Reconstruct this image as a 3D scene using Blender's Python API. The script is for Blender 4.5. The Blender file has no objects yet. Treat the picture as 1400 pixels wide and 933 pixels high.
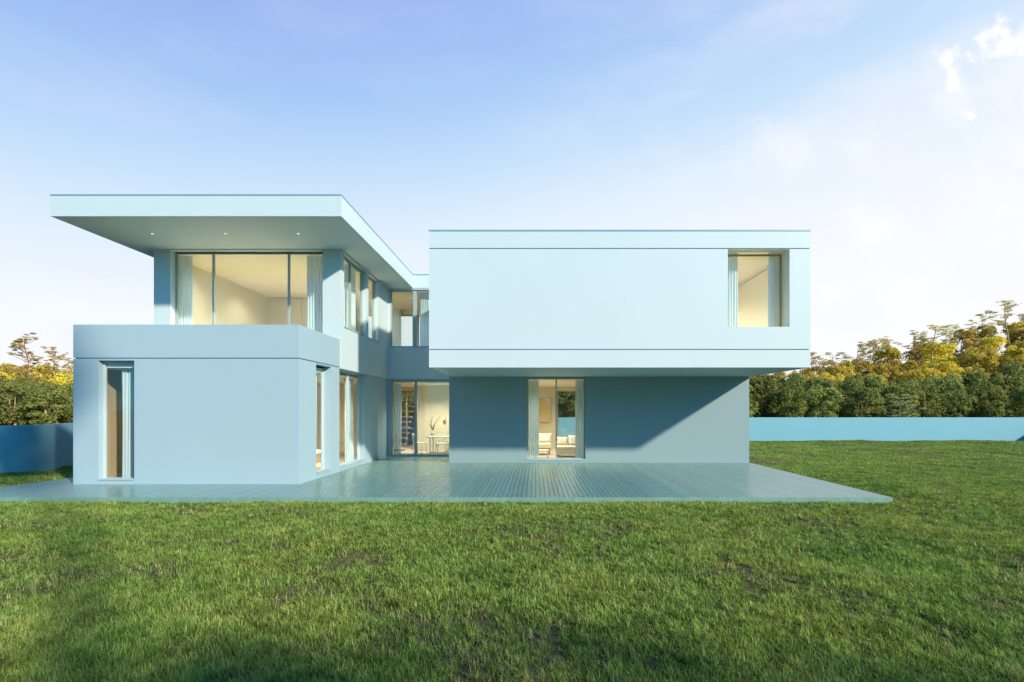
import bpy, bmesh, math, random
import numpy as np
from mathutils import Vector, Matrix, noise

random.seed(7)
rng = np.random.default_rng(7)
SC = bpy.context.scene
COL = SC.collection
R = math.radians

# ------------------------------------------------------------------ camera, sky, sun, exposure
cam_d = bpy.data.cameras.new('camera')
cam = bpy.data.objects.new('camera', cam_d)
COL.objects.link(cam)
SC.camera = cam
cam.location = (0, 0, 1.8)
cam.rotation_euler = (R(90), 0, 0)
cam_d.sensor_width = 36.0
FPX = 670.0                 # focal length in photo pixels
K = FPX / 900.0
cam_d.lens = 36.0 * FPX / 1400.0
cam_d.shift_x = (700 - 732) / 1400.0
cam_d.shift_y = (561.5 - 466.5) / 1400.0
cam_d.clip_end = 3000

SUN_TO = Vector((1.0, -0.9166, 0.64)).normalized()
SUN_EL = math.asin(SUN_TO.z)
SUN_AZ = math.atan2(SUN_TO.x, SUN_TO.y)

sun_d = bpy.data.lights.new('sun', 'SUN')
sun_d.energy = 4.0
sun_d.angle = R(2.2)
sun_d.color = (1.0, 0.89, 0.74)
sun = bpy.data.objects.new('sun', sun_d)
COL.objects.link(sun)
sun.rotation_euler = (-SUN_TO).to_track_quat('-Z', 'Y').to_euler()
sun.location = (30, -40, 40)

SC.view_settings.view_transform = 'Standard'
SC.view_settings.look = 'None'
SC.view_settings.exposure = 0.75
SC.view_settings.gamma = 1.0
SC.render.engine = 'CYCLES'
SC.cycles.max_bounces = 8
SC.cycles.diffuse_bounces = 4
SC.cycles.glossy_bounces = 3
SC.cycles.transparent_max_bounces = 16
SC.cycles.sample_clamp_indirect = 4.0


class NT:
    """small helper round a node tree"""
    def __init__(self, tree):
        self.t = tree
        tree.nodes.clear()

    def n(self, kind, **kw):
        nd = self.t.nodes.new(kind)
        for k, v in kw.items():
            if k.startswith('i_'):
                key = k[2:]
                key = int(key) if key.isdigit() else key.replace('_', ' ')
                self.put(nd.inputs[key], v)
            else:
                setattr(nd, k, v)
        return nd

    def put(self, sock, v):
        if isinstance(v, bpy.types.NodeSocket):
            self.t.links.new(v, sock)
        elif isinstance(v, bpy.types.Node):
            self.t.links.new(v.outputs[0], sock)
        else:
            sock.default_value = v

    def math(self, op, a, b=0.0, c=0.0, clamp=False):
        nd = self.n('ShaderNodeMath', operation=op, use_clamp=clamp)
        for i, v in enumerate((a, b, c)):
            self.put(nd.inputs[i], v)
        return nd.outputs[0]

    def ramp(self, fac, stops, interp='LINEAR'):
        nd = self.n('ShaderNodeValToRGB')
        cr = nd.color_ramp
        cr.interpolation = interp
        while len(cr.elements) < len(stops):
            cr.elements.new(0.5)
        for e, (p, c) in zip(cr.elements, stops):
            e.position = p
            e.color = (c[0], c[1], c[2], 1) if hasattr(c, '__len__') else (c, c, c, 1)
        self.put(nd.inputs[0], fac)
        return nd.outputs[0]

    def mix(self, fac, a, b, mode='MIX'):
        nd = self.n('ShaderNodeMix', data_type='RGBA', blend_type=mode)
        self.put(nd.inputs[0], fac)
        for i, v in ((6, a), (7, b)):
            if isinstance(v, tuple) and len(v) == 3:
                v = (*v, 1)
            self.put(nd.inputs[i], v)
        return nd.outputs[2]

    def smooth(self, v, lo, hi):
        nd = self.n('ShaderNodeMapRange', interpolation_type='SMOOTHSTEP')
        self.put(nd.inputs[0], v)
        nd.inputs[1].default_value = lo
        nd.inputs[2].default_value = hi
        return nd.outputs[0]


def build_world():
    w = bpy.data.worlds.new('World')
    SC.world = w
    w.use_nodes = True
    t = NT(w.node_tree)
    geo = t.n('ShaderNodeTexCoord')
    D = geo.outputs['Generated']
    sep = t.n('ShaderNodeSeparateXYZ')
    t.put(sep.inputs[0], D)
    x, y, z = sep.outputs
    sky = t.n('ShaderNodeTexSky', sky_type='NISHITA', sun_disc=False, sun_elevation=SUN_EL,
              sun_rotation=SUN_AZ, air_density=1.0, dust_density=0.4, ozone_density=2.5, altitude=200)
    base = t.mix(1.0, sky.outputs[0], (0.15, 0.80, 1.28), 'MULTIPLY')
    # bright evening air in the north: white near the horizon, clear blue higher up
    zz = t.math('ADD', z, t.math('ADD', t.math('MULTIPLY', x, -0.11), t.math('MULTIPLY', t.math('MAXIMUM', t.math('MULTIPLY', x, -1.0), 0.0), t.math('MULTIPLY', z, 0.16))))
    front = t.ramp(zz, [(0.0, (1, 1, 1)), (0.235, (0.93, 0.97, 1.0)), (0.36, (0.77, 0.88, 0.99)),
                        (0.475, (0.55, 0.74, 0.975)), (0.57, (0.39, 0.59, 0.935)), (0.66, (0.325, 0.485, 0.885)), (0.80, (0.12, 0.26, 0.60)), (1.0, (0.05, 0.16, 0.42))])
    front = t.mix(1.0, front, (5.98, 6.0, 5.97), 'MULTIPLY')
    # soft lavender banks and thin veils
    mp = t.n('ShaderNodeMapping')
    t.put(mp.inputs[0], D)
    mp.inputs['Scale'].default_value = (2.0, 2.0, 6.5)
    nz = t.n('ShaderNodeTexNoise', i_Scale=1.6, i_Detail=5.0, i_Roughness=0.55)
    t.put(nz.inputs['Vector'], mp.outputs[0])
    veil = t.math('MULTIPLY', t.smooth(nz.outputs[0], 0.36, 0.72), t.smooth(x, -0.15, 0.45))
    front = t.mix(t.math('MULTIPLY', veil, 0.5), front, (5.45, 5.5, 5.95))
    veil2 = t.math('MULTIPLY', t.smooth(nz.outputs[0], 0.42, 0.72), t.smooth(x, 0.3, -0.5))
    front = t.mix(t.math('MULTIPLY', veil2, 0.22), front, (4.3, 4.6, 5.9))
    # heaped clouds at the upper right
    ysafe = t.math('MAXIMUM', y, 0.08)
    u = t.math('DIVIDE', x, ysafe)
    v = t.math('DIVIDE', z, ysafe)
    uv = t.n('ShaderNodeCombineXYZ')
    t.put(uv.inputs[0], u); t.put(uv.inputs[1], v)
    nc = t.n('ShaderNodeTexNoise', i_Scale=30.0, i_Detail=9.0, i_Roughness=0.62)
    t.put(nc.inputs['Vector'], uv.outputs[0])
    nb = t.n('ShaderNodeTexNoise', i_Scale=7.0, i_Detail=7.0, i_Roughness=0.6)
    t.put(nb.inputs['Vector'], uv.outputs[0])
    def puff(nz_, px, py, rx, rz, amp):
        dx = t.math('DIVIDE', t.math('SUBTRACT', u, (px - 732) / FPX), rx / FPX)
        dz = t.math('DIVIDE', t.math('SUBTRACT', v, (561.5 - py) / FPX), rz / FPX)
        r2 = t.math('SQRT', t.math('ADD', t.math('MULTIPLY', dx, dx), t.math('MULTIPLY', dz, dz)))
        return t.math('ADD', t.math('SUBTRACT', 1.0, r2), t.math('MULTIPLY', t.math('SUBTRACT', nz_, 0.5), amp))
    def group(nz_, amp, lst):
        acc = None
        for a in lst:
            v = puff(nz_, *a, amp)
            acc = v if acc is None else t.math('MAXIMUM', acc, v)
        return acc
    acc = group(nc.outputs[0], 4.6, ((1299, 82, 20, 20), (1303, 106, 14, 24), (1325, 76, 11, 9), (1352, 52, 20, 20), (1372, 44, 24, 20), (1402, 54, 34, 26), (1380, 66, 46, 14), (1363, 54, 20, 18), (1325, 157, 14, 8)))
    soft = group(nb.outputs[0], 4.0, ((1385, 210, 110, 130), (1190, 325, 70, 50), (1080, 205, 170, 34), (1390, 105, 75, 60), (1310, 130, 50, 50), (1250, 420, 200, 70)))
    front = t.mix(t.math('MULTIPLY', t.smooth(soft, -0.3, 1.5), 0.5), front, (6.1, 6.05, 6.05))
    front = t.mix(t.smooth(acc, -0.25, 1.25), front, (6.3, 6.2, 6.25))
    f = t.smooth(y, 0.10, 0.62)
    col = t.mix(f, base, front)
    bg = t.n('ShaderNodeBackground')
    t.put(bg.inputs[0], col)
    bg.inputs[1].default_value = 0.1
    out = t.n('ShaderNodeOutputWorld')
    t.put(out.inputs[0], bg.outputs[0])


build_world()


# ------------------------------------------------------------------ materials
def mat(name):
    m = bpy.data.materials.new(name)
    m.use_nodes = True
    return m, NT(m.node_tree)


def finish(t, color, rough=0.6, spec=0.5, bump=None, extra=None):
    b = t.n('ShaderNodeBsdfPrincipled')
    t.put(b.inputs['Base Color'], color if not (isinstance(color, tuple) and len(color) == 3) else (*color, 1))
    t.put(b.inputs['Roughness'], rough)
    t.put(b.inputs['Specular IOR Level'], spec)
    if bump is not None:
        t.put(b.inputs['Normal'], bump)
    o = t.n('ShaderNodeOutputMaterial')
    t.put(o.inputs[0], b.outputs[0])
    return b


def plain(name, color, rough=0.6, spec=0.4, vary=0.04, scale=3.0, bump=0.0, bscale=120.0):
    m, t = mat(name)
    tc = t.n('ShaderNodeTexCoord')
    nz = t.n('ShaderNodeTexNoise', i_Scale=scale, i_Detail=4.0)
    t.put(nz.inputs['Vector'], tc.outputs['Object'])
    k = t.math('ADD', 1.0 - vary, t.math('MULTIPLY', nz.outputs[0], 2 * vary))
    c = t.mix(1.0, color, k, 'MULTIPLY')
    bn = None
    if bump:
        n2 = t.n('ShaderNodeTexNoise', i_Scale=bscale, i_Detail=3.0)
        t.put(n2.inputs['Vector'], tc.outputs['Object'])
        bp = t.n('ShaderNodeBump')
        bp.inputs['Strength'].default_value = bump
        bp.inputs['Distance'].default_value = 0.004
        t.put(bp.inputs['Height'], n2.outputs[0])
        bn = bp.outputs[0]
    finish(t, c, rough, spec, bn)
    return m


M = {}
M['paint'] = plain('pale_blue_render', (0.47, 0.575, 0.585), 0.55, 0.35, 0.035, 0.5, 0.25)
M['paint_shaded'] = plain('pale_blue_render_shaded', (0.305, 0.425, 0.465), 0.55, 0.35, 0.035, 0.5, 0.25)  # wall render darkened: soft tree shade on the lower storey put into the colour
M['paint_recess_shaded'] = plain('recess_render_shaded', (0.205, 0.295, 0.315), 0.55, 0.35, 0.03, 0.7, 0.25)  # darker again: dim light in the recess put into its wall colour
M['soffit'] = plain('soffit_render', (0.42, 0.53, 0.55), 0.6, 0.3, 0.02, 0.7)
M['soffit_pale'] = plain('pale_soffit_board', (0.53, 0.64, 0.65), 0.6, 0.3, 0.02, 0.7)
M['coping'] = plain('blue_grey_metal_coping', (0.17, 0.31, 0.36), 0.4, 0.5, 0.03)
M['joint'] = plain('grey_blue_joint', (0.26, 0.36, 0.40), 0.7, 0.2)
M['wall_blue'] = plain('blue_boundary_render', (0.15, 0.36, 0.43), 0.65, 0.3, 0.05, 0.5, 0.3)
M['cream'] = plain('cream_interior_paint', (0.69, 0.655, 0.50), 0.7, 0.2, 0.015)
M['ceil'] = plain('cream_ceiling_paint', (0.80, 0.75, 0.62), 0.8, 0.2, 0.01)
M['taupe'] = plain('taupe_interior_paint', (0.34, 0.26, 0.16), 0.7, 0.2, 0.02)
M['floor'] = plain('light_wood_floor', (0.62, 0.53, 0.38), 0.45, 0.4, 0.06)
M['oak'] = plain('warm_oak', (0.42, 0.25, 0.11), 0.5, 0.4, 0.12, 6.0)
M['frame'] = plain('grey_green_window_metal', (0.27, 0.35, 0.34), 0.4, 0.5, 0.02)
M['frame_pale'] = plain('pale_window_metal', (0.45, 0.53, 0.54), 0.45, 0.4, 0.02)
M['white'] = plain('white_lacquer', (0.78, 0.76, 0.70), 0.5, 0.4, 0.02)
M['fabric'] = plain('ivory_fabric', (0.80, 0.75, 0.62), 0.9, 0.1, 0.05, 9.0)
M['olive'] = plain('olive_fabric', (0.36, 0.33, 0.17), 0.9, 0.1, 0.06, 9.0)
M['art'] = plain('ochre_canvas', (0.72, 0.60, 0.34), 0.8, 0.1, 0.12, 2.0)
M['twig'] = plain('dark_twig', (0.06, 0.045, 0.035), 0.8, 0.2, 0.1)
M['ceramic'] = plain('cream_ceramic', (0.75, 0.70, 0.56), 0.35, 0.5, 0.03)


def curtain_mat():
    m, t = mat('sheer_curtain')
    d = t.n('ShaderNodeBsdfDiffuse', i_Color=(0.68, 0.80, 0.84, 1))
    tr = t.n('ShaderNodeBsdfTranslucent', i_Color=(0.52, 0.66, 0.70, 1))
    tp = t.n('ShaderNodeBsdfTransparent', i_Color=(0.95, 0.97, 0.96, 1))
    a = t.n('ShaderNodeMixShader', i_0=0.28)
    t.put(a.inputs[1], d.outputs[0]); t.put(a.inputs[2], tr.outputs[0])
    b = t.n('ShaderNodeMixShader', i_0=0.12)
    t.put(b.inputs[1], a.outputs[0]); t.put(b.inputs[2], tp.outputs[0])
    o = t.n('ShaderNodeOutputMaterial'); t.put(o.inputs[0], b.outputs[0])
    return m


def glass_mat():
    m, t = mat('window_glass')
    lw = t.n('ShaderNodeLayerWeight')
    lw.inputs[0].default_value = 0.5
    k = t.math('ADD', 0.075, t.math('MULTIPLY', 0.90, t.math('POWER', lw.outputs['Facing'], 5.0)), clamp=True)
    tp = t.n('ShaderNodeBsdfTransparent', i_Color=(0.90, 0.95, 0.93, 1))
    gl = t.n('ShaderNodeBsdfGlossy', i_Roughness=0.0, i_Color=(1, 1, 1, 1))
    mx = t.n('ShaderNodeMixShader')
    t.put(mx.inputs[0], k); t.put(mx.inputs[1], tp.outputs[0]); t.put(mx.inputs[2], gl.outputs[0])
    o = t.n('ShaderNodeOutputMaterial'); t.put(o.inputs[0], mx.outputs[0])
    return m


def lamp_mat():
    m, t = mat('warm_lamp_glow')
    e = t.n('ShaderNodeEmission', i_Color=(1.0, 0.90, 0.68, 1), i_Strength=0.8)
    o = t.n('ShaderNodeOutputMaterial'); t.put(o.inputs[0], e.outputs[0])
    return m


def deck_mat():
    m, t = mat('teal_deck_boards')
    tc = t.n('ShaderNodeTexCoord')
    sep = t.n('ShaderNodeSeparateXYZ'); t.put(sep.inputs[0], tc.outputs['Object'])
    idx = t.math('FLOOR', t.math('DIVIDE', sep.outputs[0], 0.10))
    wn = t.n('ShaderNodeTexWhiteNoise', noise_dimensions='1D'); t.put(wn.inputs['W'], idx)
    mp = t.n('ShaderNodeMapping'); t.put(mp.inputs[0], tc.outputs['Object'])
    mp.inputs['Scale'].default_value = (22, 0.5, 1)
    nz = t.n('ShaderNodeTexNoise', i_Scale=1.5, i_Detail=5.0); t.put(nz.inputs['Vector'], mp.outputs[0])
    k = t.math('ADD', 0.88, t.math('ADD', t.math('MULTIPLY', wn.outputs[0], 0.14), t.math('MULTIPLY', nz.outputs[0], 0.10)))
    c = t.mix(1.0, (0.165, 0.30, 0.265), k, 'MULTIPLY')
    rg = t.math('ADD', 0.24, t.math('MULTIPLY', nz.outputs[0], 0.05))
    finish(t, c, rg, 0.65)
    return m


def ground_mat():
    m, t = mat('lawn_soil')
    tc = t.n('ShaderNodeTexCoord')
    n1 = t.n('ShaderNodeTexNoise', i_Scale=0.5, i_Detail=6.0, i_Roughness=0.6); t.put(n1.inputs['Vector'], tc.outputs['Object'])
    n2 = t.n('ShaderNodeTexNoise', i_Scale=9.0, i_Detail=6.0, i_Roughness=0.7); t.put(n2.inputs['Vector'], tc.outputs['Object'])
    c = t.ramp(n1.outputs[0], [(0.3, (0.10, 0.085, 0.045)), (0.55, (0.12, 0.12, 0.05)), (0.75, (0.15, 0.115, 0.065))])
    c2 = t.ramp(n2.outputs[0], [(0.3, 0.45), (0.7, 1.25)])
    c = t.mix(1.0, c, c2, 'MULTIPLY')
    bp = t.n('ShaderNodeBump'); bp.inputs['Strength'].default_value = 0.8; bp.inputs['Distance'].default_value = 0.03
    t.put(bp.inputs['Height'], n2.outputs[0])
    finish(t, c, 0.95, 0.1, bp.outputs[0])
    return m


def hill_mat():
    m, t = mat('forest_floor')
    tc = t.n('ShaderNodeTexCoord')
    n2 = t.n('ShaderNodeTexNoise', i_Scale=0.6, i_Detail=8.0, i_Roughness=0.7); t.put(n2.inputs['Vector'], tc.outputs['Object'])
    c = t.ramp(n2.outputs[0], [(0.3, (0.09, 0.09, 0.025)), (0.6, (0.20, 0.17, 0.04)), (0.8, (0.30, 0.22, 0.07))])
    finish(t, c, 0.95, 0.1)
    return m


def grass_mat():
    m, t = mat('grass_blades')
    at = t.n('ShaderNodeAttribute', attribute_name='tint')
    tc = t.n('ShaderNodeTexCoord')
    n1 = t.n('ShaderNodeTexNoise', i_Scale=0.55, i_Detail=5.0, i_Roughness=0.6); t.put(n1.inputs['Vector'], tc.outputs['Object'])
    n2 = t.n('ShaderNodeTexNoise', i_Scale=4.5, i_Detail=4.0, i_Roughness=0.6); t.put(n2.inputs['Vector'], tc.outputs['Object'])
    green = t.ramp(at.outputs['Fac'], [(0.0, (0.105, 0.19, 0.034)), (0.4, (0.255, 0.38, 0.08)), (0.8, (0.43, 0.53, 0.145)), (0.9, (0.44, 0.42, 0.19)), (1.0, (0.52, 0.43, 0.27))])
    patch = t.ramp(n1.outputs[0], [(0.32, (0.80, 0.95, 0.85)), (0.5, (1.0, 1.0, 1.0)), (0.68, (1.22, 1.05, 0.95))])
    p2 = t.ramp(n2.outputs[0], [(0.3, 0.62), (0.65, 1.2)])
    c = t.mix(1.0, green, patch, 'MULTIPLY')
    c = t.mix(1.0, c, p2, 'MULTIPLY')
    d = t.n('ShaderNodeBsdfDiffuse'); t.put(d.inputs[0], c)
    tr = t.n('ShaderNodeBsdfTranslucent'); t.put(tr.inputs[0], c)
    a = t.n('ShaderNodeMixShader', i_0=0.38); t.put(a.inputs[1], d.outputs[0]); t.put(a.inputs[2], tr.outputs[0])
    o = t.n('ShaderNodeOutputMaterial'); t.put(o.inputs[0], a.outputs[0])
    return m


def leaf_mat(name, cols):
    m, t = mat(name)
    at = t.n('ShaderNodeAttribute', attribute_name='tint')
    oi = t.n('ShaderNodeObjectInfo')
    c = t.ramp(at.outputs['Fac'], cols)
    k = t.math('ADD', 0.72, t.math('MULTIPLY', oi.outputs['Random'], 0.6))
    c = t.mix(1.0, c, k, 'MULTIPLY')
    hs = t.n('ShaderNodeHueSaturation')
    t.put(hs.inputs['Hue'], t.math('ADD', 0.485, t.math('MULTIPLY', oi.outputs['Random'], 0.03)))
    t.put(hs.inputs['Color'], c)
    d = t.n('ShaderNodeBsdfDiffuse'); t.put(d.inputs[0], hs.outputs[0])
    tr = t.n('ShaderNodeBsdfTranslucent'); t.put(tr.inputs[0], hs.outputs[0])
    a = t.n('ShaderNodeMixShader', i_0=0.42); t.put(a.inputs[1], d.outputs[0]); t.put(a.inputs[2], tr.outputs[0])
    o = t.n('ShaderNodeOutputMaterial'); t.put(o.inputs[0], a.outputs[0])
    return m


M['curtain'] = curtain_mat()
M['glass'] = glass_mat()
M['lamp'] = lamp_mat()
M['deck'] = deck_mat()
M['ground'] = ground_mat()
M['hill'] = hill_mat()
M['grass'] = grass_mat()
M['leaf_shaded'] = leaf_mat('shaded_green_leaves', [(0, (0.14, 0.17, 0.045)), (0.5, (0.235, 0.26, 0.07)), (1, (0.37, 0.37, 0.10))])  # shade over the low tree belt put into the leaf colour
M['leaf_sunlit_gold'] = leaf_mat('sunlit_gold_leaves', [(0, (0.46, 0.38, 0.05)), (0.5, (0.68, 0.54, 0.075)), (1, (0.85, 0.66, 0.11))])  # low sun on the upper slope put into the leaf colour
M['leaf_sunlit_amber'] = leaf_mat('sunlit_amber_leaves', [(0, (0.48, 0.36, 0.12)), (0.5, (0.68, 0.50, 0.17)), (1, (0.82, 0.62, 0.25))])  # orange sunlight put into the leaf colour likewise
M['leaf_olive'] = leaf_mat('olive_leaves', [(0, (0.37, 0.30, 0.055)), (0.5, (0.55, 0.43, 0.075)), (1, (0.72, 0.55, 0.12))])
M['leaf_bronze'] = leaf_mat('bronze_leaves', [(0, (0.42, 0.37, 0.12)), (0.5, (0.60, 0.51, 0.18)), (1, (0.76, 0.64, 0.27))])
M['leaf_grey'] = leaf_mat('grey_green_leaves', [(0, (0.24, 0.25, 0.09)), (0.5, (0.36, 0.37, 0.15)), (1, (0.50, 0.49, 0.22))])
M['bark'] = plain('pinkish_brown_bark', (0.42, 0.28, 0.19), 0.9, 0.1, 0.25, 4.0)


# ------------------------------------------------------------------ mesh helpers
class MB:
    def __init__(self):
        self.v, self.f, self.m = [], [], []

    def face(self, pts, mi=0):
        k = len(self.v)
        self.v += [tuple(p) for p in pts]
        self.f.append(tuple(range(k, k + len(pts))))
        self.m.append(mi)

    def box(self, a, b, mi=0):
        x0, y0, z0 = a; x1, y1, z1 = b
        k = len(self.v)
        self.v += [(x0, y0, z0), (x1, y0, z0), (x1, y1, z0), (x0, y1, z0), (x0, y0, z1), (x1, y0, z1), (x1, y1, z1), (x0, y1, z1)]
        for q in ((0, 3, 2, 1), (4, 5, 6, 7), (0, 1, 5, 4), (1, 2, 6, 5), (2, 3, 7, 6), (3, 0, 4, 7)):
            self.f.append(tuple(k + i for i in q)); self.m.append(mi)
        return self

    def tube(self, pts, radii, n=8, mi=0, caps=True):
        rings = []
        for i, p in enumerate(pts):
            p = Vector(p)
            d = (Vector(pts[min(i + 1, len(pts) - 1)]) - Vector(pts[max(i - 1, 0)]))
            d = d.normalized() if d.length > 1e-9 else Vector((0, 0, 1))
            ref = Vector((1, 0, 0)) if abs(d.x) < 0.9 else Vector((0, 1, 0))
            a = d.cross(ref).normalized(); b = d.cross(a)
            k = len(self.v)
            for j in range(n):
                an = 2 * math.pi * j / n
                self.v.append(tuple(p + (a * math.cos(an) + b * math.sin(an)) * radii[i]))
            rings.append(k)
        for i in range(len(rings) - 1):
            for j in range(n):
                self.f.append((rings[i] + j, rings[i] + (j + 1) % n, rings[i + 1] + (j + 1) % n, rings[i + 1] + j)); self.m.append(mi)
        if caps:
            self.f.append(tuple(rings[0] + j for j in reversed(range(n)))); self.m.append(mi)
            self.f.append(tuple(rings[-1] + j for j in range(n))); self.m.append(mi)
        return self

    def prism(self, poly, z0, z1, mi=0):
        n = len(poly); k = len(self.v)
        self.v += [(x, y, z0) for x, y in poly] + [(x, y, z1) for x, y in poly]
        self.f.append(tuple(k + i for i in reversed(range(n)))); self.m.append(mi)
        self.f.append(tuple(k + n + i for i in range(n))); self.m.append(mi)
        for i in range(n):
            j = (i + 1) % n
            self.f.append((k + i, k + j, k + n + j, k + n + i)); self.m.append(mi)
        return self

    def build(self, name, mats, parent=None, origin=None, smooth=False, bevel=0.0):
        me = bpy.data.meshes.new(name)
        vs = self.v
        if origin is not None:
            vs = [(a - origin[0], b - origin[1], c - origin[2]) for a, b, c in vs]
        me.from_pydata(vs, [], self.f)
        if not isinstance(mats, (list, tuple)):
            mats = [mats]
        for m in mats:
            me.materials.append(m)
        me.polygons.foreach_set('material_index', self.m)
        if smooth:
            me.polygons.foreach_set('use_smooth', [True] * len(self.f))
        bm = bmesh.new(); bm.from_mesh(me)
        bmesh.ops.remove_doubles(bm, verts=bm.verts, dist=1e-5)
        bmesh.ops.recalc_face_normals(bm, faces=bm.faces)
        bm.to_mesh(me); bm.free()
        o = bpy.data.objects.new(name, me)
        COL.objects.link(o)
        if origin is not None:
            o.location = origin
        if parent is not None:
            o.parent = parent
            if origin is not None and parent.location.length > 0:
                o.location = Vector(origin) - parent.location
        if bevel:
            bv = o.modifiers.new('bevel', 'BEVEL'); bv.width = bevel; bv.segments = 2; bv.limit_method = 'ANGLE'
        return o


def tag(o, label=None, cat=None, group=None, kind=None):
    if label: o['label'] = label
    if cat: o['category'] = cat
    if group: o['group'] = group
    if kind: o['kind'] = kind
    return o


def empty(name, loc, label, cat, group=None):
    o = bpy.data.objects.new(name, None)
    o.empty_display_size = 0.3
    COL.objects.link(o)
    o.location = loc
    return tag(o, label, cat, group)


def part(name, mb, mats, parent, **kw):
    """a mesh written in world coordinates, parented to a thing (whose Empty is not rotated)"""
    off = parent.location
    p = parent
    o = mb.build(name, mats, None, origin=tuple(off), **kw)
    o.parent = p
    o.location = (0, 0, 0)
    return o


def panel(mb, side, plane, t, u0, u1, z0, z1, holes=(), inner=1, jamb=0):
    """wall slab with openings. side: 'S' faces -Y at y=plane, 'N' faces +Y, 'E' faces +X at x=plane, 'W' faces -X."""
    us = sorted({u0, u1, *[h[0] for h in holes], *[h[1] for h in holes]})
    zs = sorted({z0, z1, *[h[2] for h in holes], *[h[3] for h in holes]})
    us = [u for u in us if u0 <= u <= u1]; zs = [z for z in zs if z0 <= z <= z1]
    sgn = {'S': 1, 'N': -1, 'E': -1, 'W': 1}[side]
    def P(u, z, d):
        w = plane + sgn * d
        return (u, w, z) if side in 'SN' else (w, u, z)
    nu, nz = len(us) - 1, len(zs) - 1
    solid = [[True] * nz for _ in range(nu)]
    for i in range(nu):
        for j in range(nz):
            cu, cz = (us[i] + us[i + 1]) / 2, (zs[j] + zs[j + 1]) / 2
            if any(h[0] < cu < h[1] and h[2] < cz < h[3] for h in holes):
                solid[i][j] = False
    for i in range(nu):
        for j in range(nz):
            if not solid[i][j]:
                continue
            a, b, c, d = us[i], us[i + 1], zs[j], zs[j + 1]
            mb.face([P(a, c, 0), P(b, c, 0), P(b, d, 0), P(a, d, 0)], 0)
            mb.face([P(a, c, t), P(b, c, t), P(b, d, t), P(a, d, t)], inner)
            if i == 0 or not solid[i - 1][j]: mb.face([P(a, c, 0), P(a, d, 0), P(a, d, t), P(a, c, t)], jamb)
            if i == nu - 1 or not solid[i + 1][j]: mb.face([P(b, c, 0), P(b, d, 0), P(b, d, t), P(b, c, t)], jamb)
            if j == 0 or not solid[i][j - 1]: mb.face([P(a, c, 0), P(b, c, 0), P(b, c, t), P(a, c, t)], jamb)
            if j == nz - 1 or not solid[i][j + 1]: mb.face([P(a, d, 0), P(b, d, 0), P(b, d, t), P(a, d, t)], jamb)


# ------------------------------------------------------------------ the site
GZ = -0.12


def hill_h(x, y):
    """height of the land"""
    def ss(v, a, b):
        k = min(1, max(0, (v - a) / (b - a)))
        return k * k * (3 - 2 * k)
    y = y / K
    far = ss(y, 62, 125)
    right = ss(x, 38, 108)
    return GZ + far * (1.5 + 13.0 * right)


def terrain():
    mb = MB()
    xs = list(np.linspace(-230, 260, 70)); ys = list(np.linspace(60 * K, 330 * K, 46))
    k = {}
    for i, x in enumerate(xs):
        for j, y in enumerate(ys):
            k[i, j] = len(mb.v)
            h = hill_h(x, y) + (0.5 * noise.noise(Vector((x * 0.07, y * 0.07, 0))) if y > 61 * K else 0)
            mb.v.append((x, y, h))
    for i in range(len(xs) - 1):
        for j in range(len(ys) - 1):
            mb.f.append((k[i, j], k[i + 1, j], k[i + 1, j + 1], k[i, j + 1])); mb.m.append(0)
    tag(mb.build('hillside', M['hill'], smooth=True), kind='structure')
    g = MB()
    g.face([(-1500, -1500, GZ), (1500, -1500, GZ), (1500, 60 * K, GZ), (-1500, 60 * K, GZ)])
    g.face([(-1500, 60 * K, GZ - 0.02), (1500, 60 * K, GZ - 0.02), (1500, 2500, GZ - 0.02), (-1500, 2500, GZ - 0.02)])
    tag(g.build('ground', M['ground']), kind='structure')


terrain()

# boundary walls -----------------------------------------------------------
WY = 40.7 * K
WT = 1.37
mb = MB(); mb.box((-17.0, WY, GZ - 0.3), (32.1, WY + 0.2, WT))
tag(mb.build('boundary_wall', M['wall_blue'], bevel=0.012), 'long low blue rendered garden wall running across behind the house and lawn', 'wall')
mb = MB(); mb.box((31.9, -4, GZ - 0.3), (32.1, WY - 0.003, WT))
tag(mb.build('boundary_wall', M['wall_blue'], bevel=0.012), 'blue side wall whose shadow falls on the right end of the rear garden wall', 'wall')


def left_wall():
    pts = []
    cx, cy, r = -15.9, 14.75, 1.0
    pts.append((-30.0, 13.75)); pts.append((-15.9, 13.75))
    for k in range(1, 21):
        a = -math.pi / 2 + (math.pi / 2 + 0.46) * k / 20
        pts.append((cx + r * math.cos(a), cy + r * math.sin(a)))
    ex, ey = pts[-1]
    pts.append((ex - 0.5 * 15.8, ey + 15.8))
    # offset copy behind
    outer = []
    for i, p in enumerate(pts):
        a = Vector(pts[max(i - 1, 0)]); b = Vector(pts[min(i + 1, len(pts) - 1)])
        d = (b - a).normalized(); nrm = Vector((-d.y, d.x))
        outer.append((p[0] + nrm.x * 0.2, p[1] + nrm.y * 0.2))
    m = MB()
    n = len(pts)
    for i in range(n - 1):
        a, b, c, d = pts[i], pts[i + 1], outer[i + 1], outer[i]
        z0, z1 = GZ - 0.3, WT
        m.face([(*a, z0), (*b, z0), (*b, z1), (*a, z1)])
        m.face([(*d, z0), (*c, z0), (*c, z1), (*d, z1)])
        m.face([(*a, z1), (*b, z1), (*c, z1), (*d, z1)])
    o = m.build('boundary_wall', M['wall_blue'], smooth=False)
    for p in o.data.polygons:
        p.use_smooth = abs(p.normal.z) < 0.5
    mod = o.modifiers.new('sharp', 'EDGE_SPLIT'); mod.split_angle = R(40)
    tag(o, 'low blue garden wall with a rounded corner beside the left wing', 'wall')


left_wall()

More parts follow.
